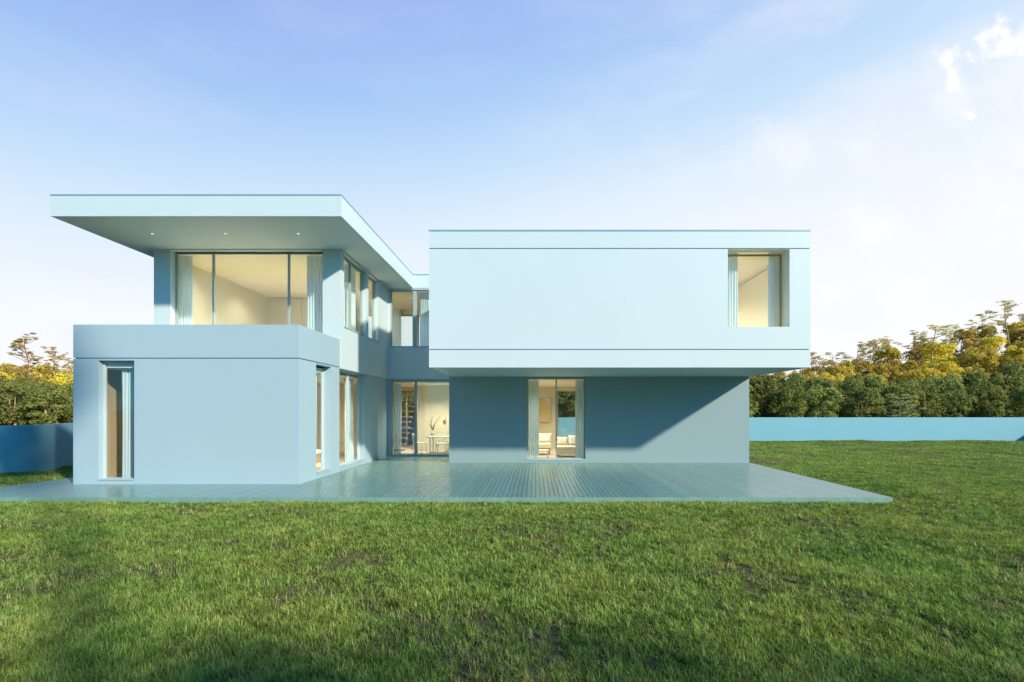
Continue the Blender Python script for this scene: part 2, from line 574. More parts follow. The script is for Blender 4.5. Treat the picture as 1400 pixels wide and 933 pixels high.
# deck -----------------------------------------------------------------------
DX0, DX1, DY0 = -12.49, 7.378, 13.66 * K
deck = empty('terrace_deck', (DX0, DY0, 0), 'low glossy teal board deck running along the front of the house', 'deck')
mb = MB()
x = DX0
while x < DX1 - 0.02:
    x1 = min(x + 0.094, DX1)
    y1 = 16.06 * K if x < -5.83 else (25.8 * K if x < -2.98 else 22.655 * K)
    if x < -11.3: y1 = 31 * K
    mb.box((x, DY0, -0.03), (x1 - 0.003, y1, 0))
    x += 0.10
part('boards', mb, M['deck'], deck)
mb = MB(); mb.box((DX0 + 0.01, DY0 + 0.02, GZ - 0.02), (DX1 - 0.01, 22.6 * K, -0.031))
part('base', mb, M['coping'], deck)
mb = MB(); mb.box((DX0, DY0 - 0.022, GZ - 0.03), (DX1 + 0.022, DY0 - 0.002, -0.002)); mb.box((DX1 + 0.002, DY0, GZ - 0.03), (DX1 + 0.022, 22.66 * K, -0.002))
part('edge_board', mb, M['deck'], deck)

# ------------------------------------------------------------------ house
XL, XI, YA, YB, YR = -11.28, -5.776, 16.065 * K, 19.46 * K, 25.75 * K
BX0, BX1, YBX, ZB0, ZB1 = -2.88, 7.444, 17.82 * K, 2.965, 6.681
WX0, WX1, YW, YN = -2.97, 7.36, 22.66 * K, 31.0 * K
ZS, ZT = 6.584, 7.125
house = empty('house', (0, 17, 0), 'modern two storey pale blue flat roofed house with a cantilevered upper box', 'house')
MATS = [M['paint'], M['cream']]
MATB = [M['paint_shaded'], M['cream']]
GRV = 0.013

FW = (-10.67, -9.79, 0.095, 3.02)             # slim window, lower front
S1 = (17.34 * K, 18.63 * K, 0.10, 3.03)               # side window, lower
S2 = (19.45 * K, 22.40 * K, 0.10, 3.02)
UF = (-10.79, -6.29, 3.30, 6.546)             # upper front glazing
U1 = (YB + 0.24, 22.42 * K, 4.30, 6.53)
U2 = (22.68 * K, 24.06 * K, 4.29, 6.53)
UR = (-5.69, -3.20, 4.275, 6.53)
LR = (-5.66, -3.15, 0.045, 2.99)
RW = (-0.29, 1.72, 0.10, 2.93)
BW = (5.21, 6.88, 4.067, 6.167)

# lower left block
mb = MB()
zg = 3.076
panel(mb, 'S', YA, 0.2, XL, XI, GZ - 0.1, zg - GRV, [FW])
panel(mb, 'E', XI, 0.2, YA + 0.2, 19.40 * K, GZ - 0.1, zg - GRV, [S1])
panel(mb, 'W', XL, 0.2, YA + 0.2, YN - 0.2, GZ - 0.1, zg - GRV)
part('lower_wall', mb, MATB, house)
mb = MB()
panel(mb, 'S', YA + 0.03, 0.15, XL + 0.03, XI - 0.03, zg - GRV, zg + GRV)
panel(mb, 'E', XI - 0.03, 0.15, YA + 0.18, YB, zg - GRV, zg + GRV)
panel(mb, 'W', XL + 0.03, 0.15, YA + 0.18, YB, zg - GRV, zg + GRV)
part('joint', mb, [M['joint'], M['joint']], house)
mb = MB()
panel(mb, 'S', YA, 0.2, XL, XI, zg + GRV, 3.897, inner=0)
panel(mb, 'E', XI, 0.2, YA + 0.2, YB - 0.002, zg + GRV, 3.897, inner=0)
panel(mb, 'W', XL, 0.2, YA + 0.2, YB - 0.002, zg + GRV, 3.897, inner=0)
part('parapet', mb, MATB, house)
# lower walls further in
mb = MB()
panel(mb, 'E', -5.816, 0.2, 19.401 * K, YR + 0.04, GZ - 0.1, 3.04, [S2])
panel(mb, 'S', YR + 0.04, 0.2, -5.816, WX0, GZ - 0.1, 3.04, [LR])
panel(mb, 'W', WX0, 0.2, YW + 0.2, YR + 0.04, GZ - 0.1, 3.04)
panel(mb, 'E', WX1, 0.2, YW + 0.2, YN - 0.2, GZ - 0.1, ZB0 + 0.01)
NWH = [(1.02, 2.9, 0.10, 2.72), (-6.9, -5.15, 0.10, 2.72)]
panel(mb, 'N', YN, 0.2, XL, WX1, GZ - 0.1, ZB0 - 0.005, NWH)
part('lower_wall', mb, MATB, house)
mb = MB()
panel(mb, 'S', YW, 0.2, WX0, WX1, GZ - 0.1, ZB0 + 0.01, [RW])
part('recessed_wall', mb, [M['paint_recess_shaded'], M['cream']], house)
# upper walls of the left wing and link
mb = MB()
panel(mb, 'S', YB, 0.2, XL, -5.75, 3.04, ZS + 0.003, [UF])
panel(mb, 'E', -5.75, 0.2, YB + 0.2, YR, 3.04, ZS + 0.003, [U1, U2])
panel(mb, 'W', XL, 0.2, YB + 0.2, YN - 0.2, zg - GRV + 0.002, ZS + 0.003)
panel(mb, 'S', YR, 0.2, -5.75, BX0 - 0.003, 3.04, ZS + 0.003, [UR])
UNH = [(-8.1, -4.4, 4.2, 6.27)]
panel(mb, 'N', YN, 0.2, XL, BX0 - 0.003, 3.04, ZS + 0.003, UNH)
part('upper_wall', mb, MATS, house)
# cantilevered box
mb = MB()
g1, g2 = 3.453, 6.186
for a, b, hs in ((ZB0, g1 - GRV, []), (g1 + GRV, g2 - GRV, [BW]), (g2 + GRV, ZB1 - 0.03, [])):
    panel(mb, 'S', YBX, 0.28, BX0, BX1, a, b, hs)
    panel(mb, 'W', BX0, 0.28, YBX + 0.28, YN + 0.3, a, b)
    panel(mb, 'E', BX1, 0.28, YBX + 0.28, YN + 0.3, a, b)
    panel(mb, 'N', YN + 0.3, 0.28, BX0 + 0.28, BX1 - 0.28, a, b)
part('upper_box', mb, MATS, house)
mb = MB()
for g in (g1, g2):
    panel(mb, 'S', YBX + 0.03, 0.2, BX0 + 0.03, BX1 - 0.03, g - GRV, g + GRV)
    panel(mb, 'W', BX0 + 0.03, 0.2, YBX + 0.23, YN + 0.27, g - GRV, g + GRV)
    panel(mb, 'E', BX1 - 0.03, 0.2, YBX + 0.23, YN + 0.27, g - GRV, g + GRV)
part('joint', mb, [M['joint'], M['joint']], house)
mb = MB(); mb.box((BX0 - 0.008, YBX - 0.008, ZB1 - 0.03), (BX1 + 0.008, YN + 0.31, ZB1 + 0.012))
part('coping', mb, M['coping'], house)
# slab under the box: soffit outside, floor inside
mb = MB()
mb.box((BX0 + 0.28, YBX + 0.28, ZB0 + 0.002), (BX1 - 0.28, YN + 0.02, 3.45))
part('soffit', mb, M['soffit'], house)
# main roof, L shaped, with its coping
def roof_poly(e, x1):
    return [(-11.943 - e, 16.21 * K - e), (-4.782 + e, 16.21 * K - e), (-4.782 + e, 25.72 * K - e), (x1, 25.72 * K - e), (x1, 31.6 * K + e), (-11.943 - e, 31.6 * K + e)]
mb = MB(); mb.prism(roof_poly(0, BX0 - 0.012), ZS, ZT - 0.035)
part('roof', mb, M['paint'], house)
mb = MB(); mb.prism(roof_poly(-0.02, BX0 - 0.03), ZS - 0.008, ZS - 0.001)
part('soffit', mb, M['soffit_pale'], house)
mb = MB(); mb.prism(roof_poly(0.008, BX0 - 0.014), ZT - 0.035, ZT)
part('coping', mb, M['coping'], house)
# terrace slab, floors, ceilings, partitions
mb = MB(); mb.box((XL + 0.2, YA + 0.2, 2.93), (XI - 0.2, YB - 0.003, 3.2))
part('balcony_slab', mb, M['soffit'], house)
mb = MB()
mb.box((XL + 0.2, YB + 0.2, 3.10), (-5.95, YR + 0.2, 3.28))
mb.box((XL + 0.2, YR + 0.2, 3.10), (BX0 - 0.02, YN - 0.2, 3.28))
mb.box((BX0 + 0.28, YBX + 0.28, 3.451), (BX1 - 0.28, YN, 3.5))
mb.box((XL + 0.2, YA + 0.2, -0.05), (-6.02, YR + 0.1, 0.04))
mb.box((XL + 0.2, YR + 0.24, -0.05), (WX1 - 0.2, YN - 0.2, 0.04))
mb.box((WX0 + 0.2, YW + 0.2, -0.05), (WX1 - 0.2, YR + 0.24, 0.04))
part('interior_floor', mb, M['floor'], house)
mb = MB()
mb.box((XL + 0.2, YB + 0.2, 6.50), (-5.95, YR + 0.2, 6.58))
mb.box((XL + 0.2, YR + 0.2, 6.50), (BX0 - 0.02, YN - 0.2, 6.58))
mb.box((BX0 + 0.28, YBX + 0.28, 6.30), (BX1 - 0.28, YN, 6.64))
mb.box((XL + 0.2, YA + 0.2, 2.86), (-6.02, YR + 0.1, 2.925))
mb.box((XL + 0.2, YR + 0.24, 2.90), (WX1 - 0.2, YN - 0.2, 2.955))
mb.box((WX0 + 0.2, YW + 0.2, 2.90), (WX1 - 0.2, YR + 0.24, 2.955))
part('ceiling', mb, M['ceil'], house)
mb = MB()
Y1 = 27.3 * K
mb.box((XL + 0.2, Y1, 3.28), (-8.3, Y1 + 0.12, 6.5))
mb.box((-8.42, Y1 + 0.12, 3.28), (-8.3, YN - 0.2, 6.5))
mb.box((BX0 + 0.28, 24.8 * K, 3.5), (BX1 - 0.28, 24.8 * K + 0.1, 6.3))
mb.box((4.2, YBX + 0.28, 3.5), (4.3, 24.8 * K, 6.3))
mb.box((-5.2, 28.9 * K, 0.04), (WX0 + 0.2, 28.9 * K + 0.1, 2.9))
mb.box((WX0 + 0.2, YR + 0.04, 0.04), (WX0 + 0.32, YN - 0.2, 2.9))
mb.box((-9.4, 18.9 * K + 0.1, 0.04), (-9.3, 26.0 * K, 2.86))
mb.box((-9.4, 26.0 * K, 0.04), (-6.9, 26.0 * K + 0.1, 2.86))
part('partition', mb, M['cream'], house)
mb = MB(); mb.box((XL + 0.204, 18.9 * K, 0.04), (-7.6, 18.9 * K + 0.1, 2.86)); mb.box((XL + 0.204, YA + 0.21, 0.04), (XL + 0.22, 18.9 * K - 0.003, 2.85))
part('partition', mb, M['taupe'], house)


def door(x0, x1, y, z0, z1):
    m = MB(); m.box((x0, y - 0.03, z0), (x1, y - 0.003, z1))
    for a, b in ((x0 - 0.06, x0), (x1, x1 + 0.06)):
        m.box((a, y - 0.045, z0), (b, y - 0.002, z1 + 0.06))
    m.box((x0, y - 0.045, z1), (x1, y - 0.002, z1 + 0.06))
    d = part('door', m, M['cream'], house)
    h = MB(); h.tube([(x1 - 0.09, y - 0.03, z0 + 1.0), (x1 - 0.09, y - 0.08, z0 + 1.0), (x1 - 0.2, y - 0.08, z0 + 1.0)], [0.012] * 3)
    hh = h.build('handle', M['frame'], None, origin=tuple(house.location)); hh.parent = d; hh.location = (0, 0, 0)


door(-10.5, -9.75, Y1, 3.28, 6.35)
# oak wall lining seen through the lower side window
m = MB()
for k in range(10):
    m.box((-9.298, 14.6 + k * 0.42, 0.04), (-9.27, 14.6 + k * 0.42 + 0.41, 2.84))
part('wall_panelling', m, M['oak'], house)


def window(side, plane, rec, u0, u1, z0, z1, mull=(), fw=0.05, depth=0.07, material='frame', bars=(), sill=True):
    """frame set back by rec from the wall face, with its panes as a sub-part"""
    sgn = {'S': 1, 'N': -1, 'E': -1, 'W': 1}[side]
    a = plane + sgn * rec; b = a + sgn * depth; gq = (a + b) / 2
    e = 0.004
    u0 += e; u1 -= e; z0 += e; z1 -= e
    def bx(m, ua, ub, za, zb, da=a, db=b):
        lo, hi = min(da, db), max(da, db)
        if side in 'SN': m.box((ua, lo, za), (ub, hi, zb))
        else: m.box((lo, ua, za), (hi, ub, zb))
    m = MB()
    bx(m, u0, u0 + fw, z0, z1); bx(m, u1 - fw, u1, z0, z1)
    bx(m, u0 + fw, u1 - fw, z0, z0 + fw); bx(m, u0 + fw, u1 - fw, z1 - fw, z1)
    for c, w in mull:
        bx(m, c - w / 2, c + w / 2, z0 + fw, z1 - fw)
    for zc in bars:
        cut = sorted([u0 + fw, u1 - fw] + [c - w / 2 for c, w in mull] + [c + w / 2 for c, w in mull])
        for i in range(0, len(cut) - 1, 2):
            bx(m, cut[i], cut[i + 1], zc - 0.02, zc + 0.02, a + sgn * 0.012, b - sgn * 0.012)
    f = part('window', m, M[material], house)
    p = MB()
    cut = sorted([u0 + fw, u1 - fw] + [c - w / 2 for c, w in mull] + [c + w / 2 for c, w in mull])
    for i in range(0, len(cut) - 1, 2):
        ua, ub = cut[i], cut[i + 1]
        if side in 'SN':
            p.face([(ua, gq, z0 + fw), (ub, gq, z0 + fw), (ub, gq, z1 - fw), (ua, gq, z1 - fw)])
        else:
            p.face([(gq, ua, z0 + fw), (gq, ub, z0 + fw), (gq, ub, z1 - fw), (gq, ua, z1 - fw)])
    g = p.build('pane', M['glass'], None, origin=tuple(house.location))
    g.parent = f; g.location = (0, 0, 0)
    if sill:
        s = MB()
        if side in 'SN':
            lo, hi = sorted((plane - sgn * 0.02, a - sgn * 0.002)); s.box((u0, lo, z0 - 0.002), (u1, hi, z0 + 0.028))
        else:
            lo, hi = sorted((plane - sgn * 0.02, a - sgn * 0.002)); s.box((lo, u0, z0 - 0.002), (hi, u1, z0 + 0.028))
        q = s.build('sill', M['paint_shaded'], None, origin=tuple(house.location))
        q.parent = f; q.location = (0, 0, 0)
    return f


window('S', YA, 0.13, *FW, fw=0.04, material='frame_pale')
window('E', XI, 0.20, *S1, fw=0.05, material='frame_pale')
window('E', -5.816, 0.16, *S2, fw=0.05, material='frame_pale', mull=((21.05 * K, 0.05),))
window('S', YB, 0.20, *UF, mull=((-9.66, 0.05), (-7.40, 0.05)))
window('E', -5.75, 0.14, *U1, mull=((21.0 * K, 0.06),))
window('E', -5.75, 0.14, *U2)
window('S', YR, 0.06, *UR, mull=((-4.73, 0.14),))
window('S', YR + 0.04, 0.06, *LR, mull=((-4.71, 0.11),))
window('S', YW, 0.09, *RW, mull=((0.72, 0.045),), fw=0.045)
window('S', YBX, 0.42, *BW, fw=0.05, depth=0.05, sill=False)
window('N', YN, 0.08, *NWH[0], mull=((1.96, 0.05),))
window('N', YN, 0.08, *NWH[1], mull=((-6.03, 0.05),), bars=(0.95,))
window('N', YN, 0.08, *UNH[0], mull=((-6.9, 0.05), (-5.6, 0.3)))

# staircase of open oak treads
m = MB()
for k in range(14):
    y0 = 26.3 * K + k * 0.2; z = 0.22 * (k + 1) + 0.02
    if z < 2.88:
        m.box((-6.35, y0, z - 0.05), (-5.27, y0 + 0.25, z))
part('staircase', m, M['oak'], house, bevel=0.004)

# downlights
def downlight(x, y, z, r=0.032, power=None, size=0.05):
    m = MB()
    n = 16
    m.tube([(x, y, z - 0.012), (x, y, z + 0.004)], [r * 1.35, r * 1.35], n)
    d = part('downlight', m, M['white'], house)
    b = MB(); b.tube([(x, y, z - 0.016), (x, y, z - 0.0125)], [r, r], n)
    g = b.build('bulb', M['lamp'], None, origin=tuple(house.location)); g.parent = d; g.location = (0, 0, 0)
    if power:
        l = bpy.data.lights.new('downlight_lamp', 'SPOT'); l.energy = power; l.color = (1.0, 0.90, 0.71); l.shadow_soft_size = 0.02
        l.spot_size = R(140); l.spot_blend = 1.0
        o = bpy.data.objects.new('downlight_lamp', l); COL.objects.link(o); o.parent = house
        o.location = Vector((x, y, z - 0.03)) - house.location


for x in (-10.33, -8.36, -6.39):
    downlight(x, 17.75 * K, ZS - 0.006)
downlight(-10.1, 21.1 * K, 6.5, power=80); downlight(-8.6, 21.1 * K, 6.5, power=368); downlight(-10.05, 24.5 * K, 6.5, power=80); downlight(-7.6, 23.8 * K, 6.5, power=368)
downlight(-5.2, 27.6 * K, 6.5, power=112)
downlight(5.0, 20.4 * K, 6.3, power=290); downlight(5.6, 23.2 * K, 6.3, power=220)
downlight(0.3, 24.6 * K, 2.9, power=240); downlight(1.8, 28.2 * K, 2.9, power=208); downlight(-1.2, 27.5 * K, 2.9, power=176)
downlight(-4.2, 26.9 * K, 2.9, power=304); downlight(-5.6, 29.8 * K, 2.9, power=144)
downlight(-9.6, 17.5 * K, 2.86, power=22); downlight(-7.4, 21.6 * K, 2.86, power=272)


# ------------------------------------------------------------------ curtains
def curtain(side, plane, u0, u1, z0, z1, label, pleats=None, amp=0.035):
    """pleated cloth sheet of real thickness"""
    w = u1 - u0
    pleats = pleats or max(3, round(w / 0.075))
    nseg = pleats * 8
    m = MB()
    rows = 6
    ph = random.random() * 6
    idx = {}
    for layer in (0, 1):
        for i in range(nseg + 1):
            f = i / nseg
            for j in range(rows + 1):
                g = j / rows
                a = amp * (0.8 + 0.25 * math.sin(3 * f + ph)) * (0.75 + 0.25 * (1 - g))
                wv = a * math.sin(2 * math.pi * pleats * f + 0.5 * math.sin(5 * f + ph)) + 0.012 * math.sin(9 * f + 3 * g + ph)
                u = u0 + w * f; d = plane + wv + layer * 0.004; z = z0 + (z1 - z0) * g
                idx[layer, i, j] = len(m.v)
                m.v.append((u, d, z) if side in 'SN' else (d, u, z))
    for i in range(nseg):
        for j in range(rows):
            m.f.append((idx[0, i, j], idx[0, i + 1, j], idx[0, i + 1, j + 1], idx[0, i, j + 1])); m.m.append(0)
    # a rod pocket at the top keeps the sheet from being paper thin
    o = m.build('curtain', M['curtain'], None, origin=((u0 + u1) / 2, plane, z0) if side in 'SN' else (plane, (u0 + u1) / 2, z0), smooth=True)
    tag(o, label, 'curtain', 'curtains in the windows')
    return o


yc = YB + 0.40
curtain('S', yc, -10.98, -10.42, 3.29, 6.49, 'grey green curtain on the far left of the wide upper glazing')
curtain('S', yc, -6.95, -6.33, 3.29, 6.49, 'sunlit pale curtain gathered beside the outer corner pier of the upper glazing')
curtain('E', -6.12, 21.1 * K, 22.35 * K, 3.29, 6.49, 'blue curtain in the wider of the two upper side windows')
curtain('S', YR + 0.42, -4.62, -4.05, 3.29, 6.49, 'curtain hanging behind the upper glazing over the blue recess next to the box')
curtain('S', YN - 0.45, -7.0, -6.2, 3.29, 6.49, 'curtain at the back window of the upper hall, seen through the recess glazing')
curtain('S', YBX + 0.62, 5.44, 5.74, 3.51, 6.29, 'sunlit white curtain folded at the inner edge of the window in the upper box')
curtain('S', YBX + 0.62, 6.60, 7.06, 3.51, 6.29, 'shaded blue curtain near the outer corner of the upper box')
curtain('S', YW + 0.36, -0.24, 0.12, 0.05, 2.88, 'curtain at the living room window nearer to the dining room glazing')
curtain('S', YW + 0.36, 1.40, 1.70, 0.05, 2.88, 'curtain at the living room window nearer to the sunlit end of the wall')
curtain('S', YR + 0.42, -5.66, -5.36, 0.05, 2.88, 'curtain beside the staircase in the dining room glazing')
curtain('S', YA + 0.36, -10.40, -9.95, 0.05, 2.84, 'blue curtain in the slim window at the front of the lower left block')
curtain('E', -6.18, 21.3 * K, 22.35 * K, 0.05, 2.84, 'grey curtain in the lower side window next to the recess')
curtain('E', -6.18, 17.7 * K, 18.55 * K, 0.05, 2.84, 'grey curtain in the narrow lower side window near the front corner')


# ------------------------------------------------------------------ furniture
def rbox(m, a, b):
    m.box(a, b)


# living room
sofa = empty('sofa', (1.7, 18.800, 0.04), 'low ivory sofa seen through the living room window', 'sofa')
m = MB(); m.box((0.78, 18.350, 0.14), (2.95, 19.250, 0.34)); part('base', m, M['fabric'], sofa, bevel=0.03)
for a, b in ((0.80, 1.85), (1.87, 2.93)):
    m = MB(); m.box((a, 18.320, 0.345), (b, 19.050, 0.46)); part('seat_cushion', m, M['fabric'], sofa, bevel=0.04)
m = MB(); m.box((0.78, 19.060, 0.345), (2.95, 19.280, 0.62)); part('backrest', m, M['fabric'], sofa, bevel=0.04)
for a in (0.86, 2.85):
    for b in (18.450, 19.150):
        m = MB(); m.box((a - 0.03, b - 0.03, 0.04), (a + 0.03, b + 0.03, 0.138)); part('leg', m, M['oak'], sofa)


def cushion(c, w, h, t, tilt, material, label, rz=0.0):
    bm = bmesh.new()
    n = 10
    g = {}
    for s in (0, 1):
        for i in range(n + 1):
            for j in range(n + 1):
                u, v = 2 * i / n - 1, 2 * j / n - 1
                k = max(0.0, (1 - u ** 4) * (1 - v ** 4)) ** 0.5
                if s and (i in (0, n) or j in (0, n)):
                    g[s, i, j] = g[0, i, j]; continue
                pin = 1 - 0.06 * (1 - v * v) if abs(u) > 0.9 else 1
                g[s, i, j] = bm.verts.new((u * w / 2 * (1 - 0.07 * (1 - v * v) * abs(u) ** 3), (1 if s else -1) * k * t / 2, v * h / 2 * (1 - 0.07 * (1 - u * u) * abs(v) ** 3)))
    for s in (0, 1):
        for i in range(n):
            for j in range(n):
                q = [g[s, i, j], g[s, i + 1, j], g[s, i + 1, j + 1], g[s, i, j + 1]]
                bm.faces.new(q if not s else q[::-1])
    me = bpy.data.meshes.new('cushion'); bm.to_mesh(me); bm.free()
    me.polygons.foreach_set('use_smooth', [True] * len(me.polygons))
    me.materials.append(material)
    o = bpy.data.objects.new('cushion', me); COL.objects.link(o)
    o.location = c; o.rotation_euler = (tilt, 0, rz)
    tag(o, label, 'cushion', 'cushions in the living room')


cushion((1.05, 18.960, 0.62), 0.42, 0.34, 0.16, -0.3, M['fabric'], 'small ivory cushion on the sofa nearest the window mullion')
cushion((1.52, 18.960, 0.65), 0.50, 0.40, 0.18, -0.3, M['white'], 'white cushion in the middle of the ivory sofa')
cushion((1.86, 18.800, 0.65), 0.36, 0.38, 0.16, -0.25, M['olive'], 'olive cushion leaning at the curtain end of the sofa', 0.5)
dayb = empty('daybed', (-0.2, 19.600, 0.04), 'low ivory daybed below the ochre picture in the living room', 'daybed')
m = MB(); m.box((-1.1, 19.250, 0.30), (0.62, 20.050, 0.50)); part('mattress', m, M['fabric'], dayb, bevel=0.04)
m = MB(); m.box((-1.08, 19.270, 0.22), (0.60, 20.030, 0.298)); part('frame', m, M['oak'], dayb)
for a in (-1.02, 0.54):
    for b in (19.330, 19.970):
        m = MB(); m.box((a - 0.03, b - 0.03, 0.04), (a + 0.03, b + 0.03, 0.219)); part('leg', m, M['oak'], dayb)
cushion((0.38, 19.750, 0.70), 0.56, 0.38, 0.18, -0.35, M['white'], 'white cushion on the daybed under the ochre picture')
ct = empty('coffee_table', (0.25, 18.100, 0.04), 'small square white coffee table just inside the living room window', 'table')
m = MB(); m.box((0.0, 17.900, 0.30), (0.5, 18.400, 0.34)); part('table_top', m, M['white'], ct, bevel=0.006)
for a in (0.04, 0.46):
    for b in (17.940, 18.360):
        m = MB(); m.box((a - 0.02, b - 0.02, 0.04), (a + 0.02, b + 0.02, 0.299)); part('leg', m, M['white'], ct)
pic = empty('framed_picture', (0.42, 22.847, 1.8), 'plain ochre framed picture on the back wall of the living room', 'picture')
m = MB(); m.box((0.13, 22.842, 1.26), (0.72, 22.874, 2.36)); part('canvas', m, M['art'], pic)
m = MB()
m.box((0.11, 22.832, 1.24), (0.13, 22.874, 2.38)); m.box((0.72, 22.832, 1.24), (0.74, 22.874, 2.38))
m.box((0.13, 22.832, 1.24), (0.72, 22.874, 1.26)); m.box((0.13, 22.832, 2.36), (0.72, 22.874, 2.38))
part('frame', m, M['oak'], pic)

# dining room
dt = empty('dining_table', (-3.6, 20.250, 0.04), 'pale rectangular dining table behind the ground floor glazing', 'table')
m = MB(); m.box((-4.42, 19.900, 0.70), (-2.95, 20.700, 0.74)); part('table_top', m, M['white'], dt, bevel=0.006)
for a in (-4.3, -3.06):
    for b in (20.000, 20.600):
        m = MB(); m.tube([(a, b, 0.04), (a, b, 0.70)], [0.02, 0.03], 10); part('leg', m, M['white'], dt)


def chair(x, y, rz, label):
    c = empty('dining_chair', (x, y, 0.04), label, 'chair', 'chairs at the dining table')
    def sub(name, m):
        o = m.build(name, M['white'], None); o.parent = c
        return o
    m = MB(); m.box((-0.21, -0.21, 0.42), (0.21, 0.21, 0.45)); sub('seat', m)
    for a in (-0.18, 0.18):
        for b in (-0.18, 0.18):
            m = MB(); m.tube([(a * 1.15, b * 1.15, 0), (a, b, 0.419)], [0.012, 0.018], 8); sub('leg', m)
    m = MB()
    for a in (-0.18, -0.06, 0.06, 0.18):
        m.tube([(a, 0.19, 0.451), (a, 0.24, 0.78)], [0.010, 0.010], 6)
    sub('back_spindles', m)
    m = MB(); m.tube([(-0.2, 0.245, 0.79), (0, 0.275, 0.79), (0.2, 0.245, 0.79)], [0.02, 0.02, 0.02], 8); sub('back_rail', m)
    c.rotation_euler.z = rz


chair(-4.72, 20.000, R(75), 'spindle back dining chair at the table end facing the mullion')
chair(-3.75, 19.600, R(180), 'spindle back dining chair on the window side of the table')
chair(-3.5, 21.000, 0.0, 'spindle back dining chair on the far side of the table')
vs = empty('vase', (-4.25, 20.250, 0.74), 'cream vase of dark bare branches standing on the dining table', 'vase')
m = MB(); m.tube([(-4.25, 20.250, 0.741), (-4.25, 20.250, 0.80), (-4.25, 20.250, 0.90), (-4.25, 20.250, 0.97), (-4.25, 20.250, 0.99)], [0.06, 0.085, 0.08, 0.045, 0.055], 20)
part('body', m, M['ceramic'], vs, smooth=True)
m = MB()
for dx, dz, kk in ((-0.20, 0.32, 0.1), (0.0, 0.62, -0.05), (0.30, 0.60, 0.05), (0.18, 0.38, -0.1), (-0.12, 0.22, 0.0)):
    p0 = Vector((-4.25, 20.250, 0.95)); p2 = p0 + Vector((dx, kk, dz)); p1 = (p0 + p2) / 2 + Vector((0.03 if dx < 0 else -0.05, 0, 0.02))
    m.tube([p0, p1, p2], [0.014, 0.011, 0.006], 6)
    m.tube([p1, p1 + Vector((0.09 if dx > 0 else -0.07, 0.02, 0.13))], [0.009, 0.004], 6)
part('branches', m, M['twig'], vs)
wl = empty('wall_lamp', (-4.0, 21.506, 1.45), 'small white wall lamp on the dining room wall above the table', 'lamp')
m = MB(); m.box((-4.05, 21.486, 1.36), (-3.95, 21.513, 1.50)); part('bracket', m, M['white'], wl)
m = MB(); m.tube([(-4.0, 21.416, 1.38), (-4.0, 21.416, 1.56)], [0.075, 0.055], 16); part('lamp_shade', m, M['ceramic'], wl)
# front lower room
st = empty('side_table', (-9.98, 13.620, 0.04), 'small white side table behind the slim front window', 'table')
m = MB(); m.tube([(-9.98, 13.620, 0.58), (-9.98, 13.620, 0.61)], [0.26, 0.26], 24); part('table_top', m, M['white'], st)
m = MB(); m.tube([(-9.98, 13.620, 0.055), (-9.98, 13.620, 0.579)], [0.025, 0.025], 10); part('leg', m, M['white'], st)
m = MB(); m.tube([(-9.98, 13.620, 0.04), (-9.98, 13.620, 0.054)], [0.17, 0.17], 20); part('foot', m, M['white'], st)
# cushion-topped bench in lower side room
bn = empty('bench', (-7.9, 16.530, 0.04), 'low ivory bench glimpsed through the lower side window', 'bench')
m = MB(); m.box((-8.6, 16.230, 0.34), (-7.3, 16.830, 0.46)); part('seat', m, M['fabric'], bn, bevel=0.03)
for a in (-8.5, -7.4):
    m = MB(); m.box((a - 0.03, 16.280, 0.04), (a + 0.03, 16.780, 0.339)); part('leg', m, M['oak'], bn)


# ------------------------------------------------------------------ trees
def leaves_mesh(name, centres, normals, sizes, tints, material):
    """leaf-sized bent quads as one crown mesh"""
    n = len(centres)
    c = np.asarray(centres); nr = np.asarray(normals)
    nr = nr / (np.linalg.norm(nr, axis=1, keepdims=True) + 1e-9)
    rv = rng.normal(size=(n, 3))
    a = np.cross(nr, rv); a /= (np.linalg.norm(a, axis=1, keepdims=True) + 1e-9)
    b = np.cross(nr, a)
    s = np.asarray(sizes)[:, None]
    asp = rng.uniform(0.55, 1.0, (n, 1))
    v = np.stack([c - a * s, c - b * s * asp, c + a * s, c + b * s * asp], axis=1).reshape(-1, 3)
    me = bpy.data.meshes.new(name)
    me.vertices.add(4 * n); me.vertices.foreach_set('co', v.astype(np.float32).ravel())
    me.loops.add(4 * n); me.loops.foreach_set('vertex_index', np.arange(4 * n, dtype=np.int32))
    me.polygons.add(n); me.polygons.foreach_set('loop_start', np.arange(0, 4 * n, 4, dtype=np.int32))
    me.update(calc_edges=True)
    at = me.attributes.new('tint', 'FLOAT', 'POINT')
    at.data.foreach_set('value', np.repeat(np.clip(tints, 0, 1), 4).astype(np.float32))
    me.materials.append(material)
    return me


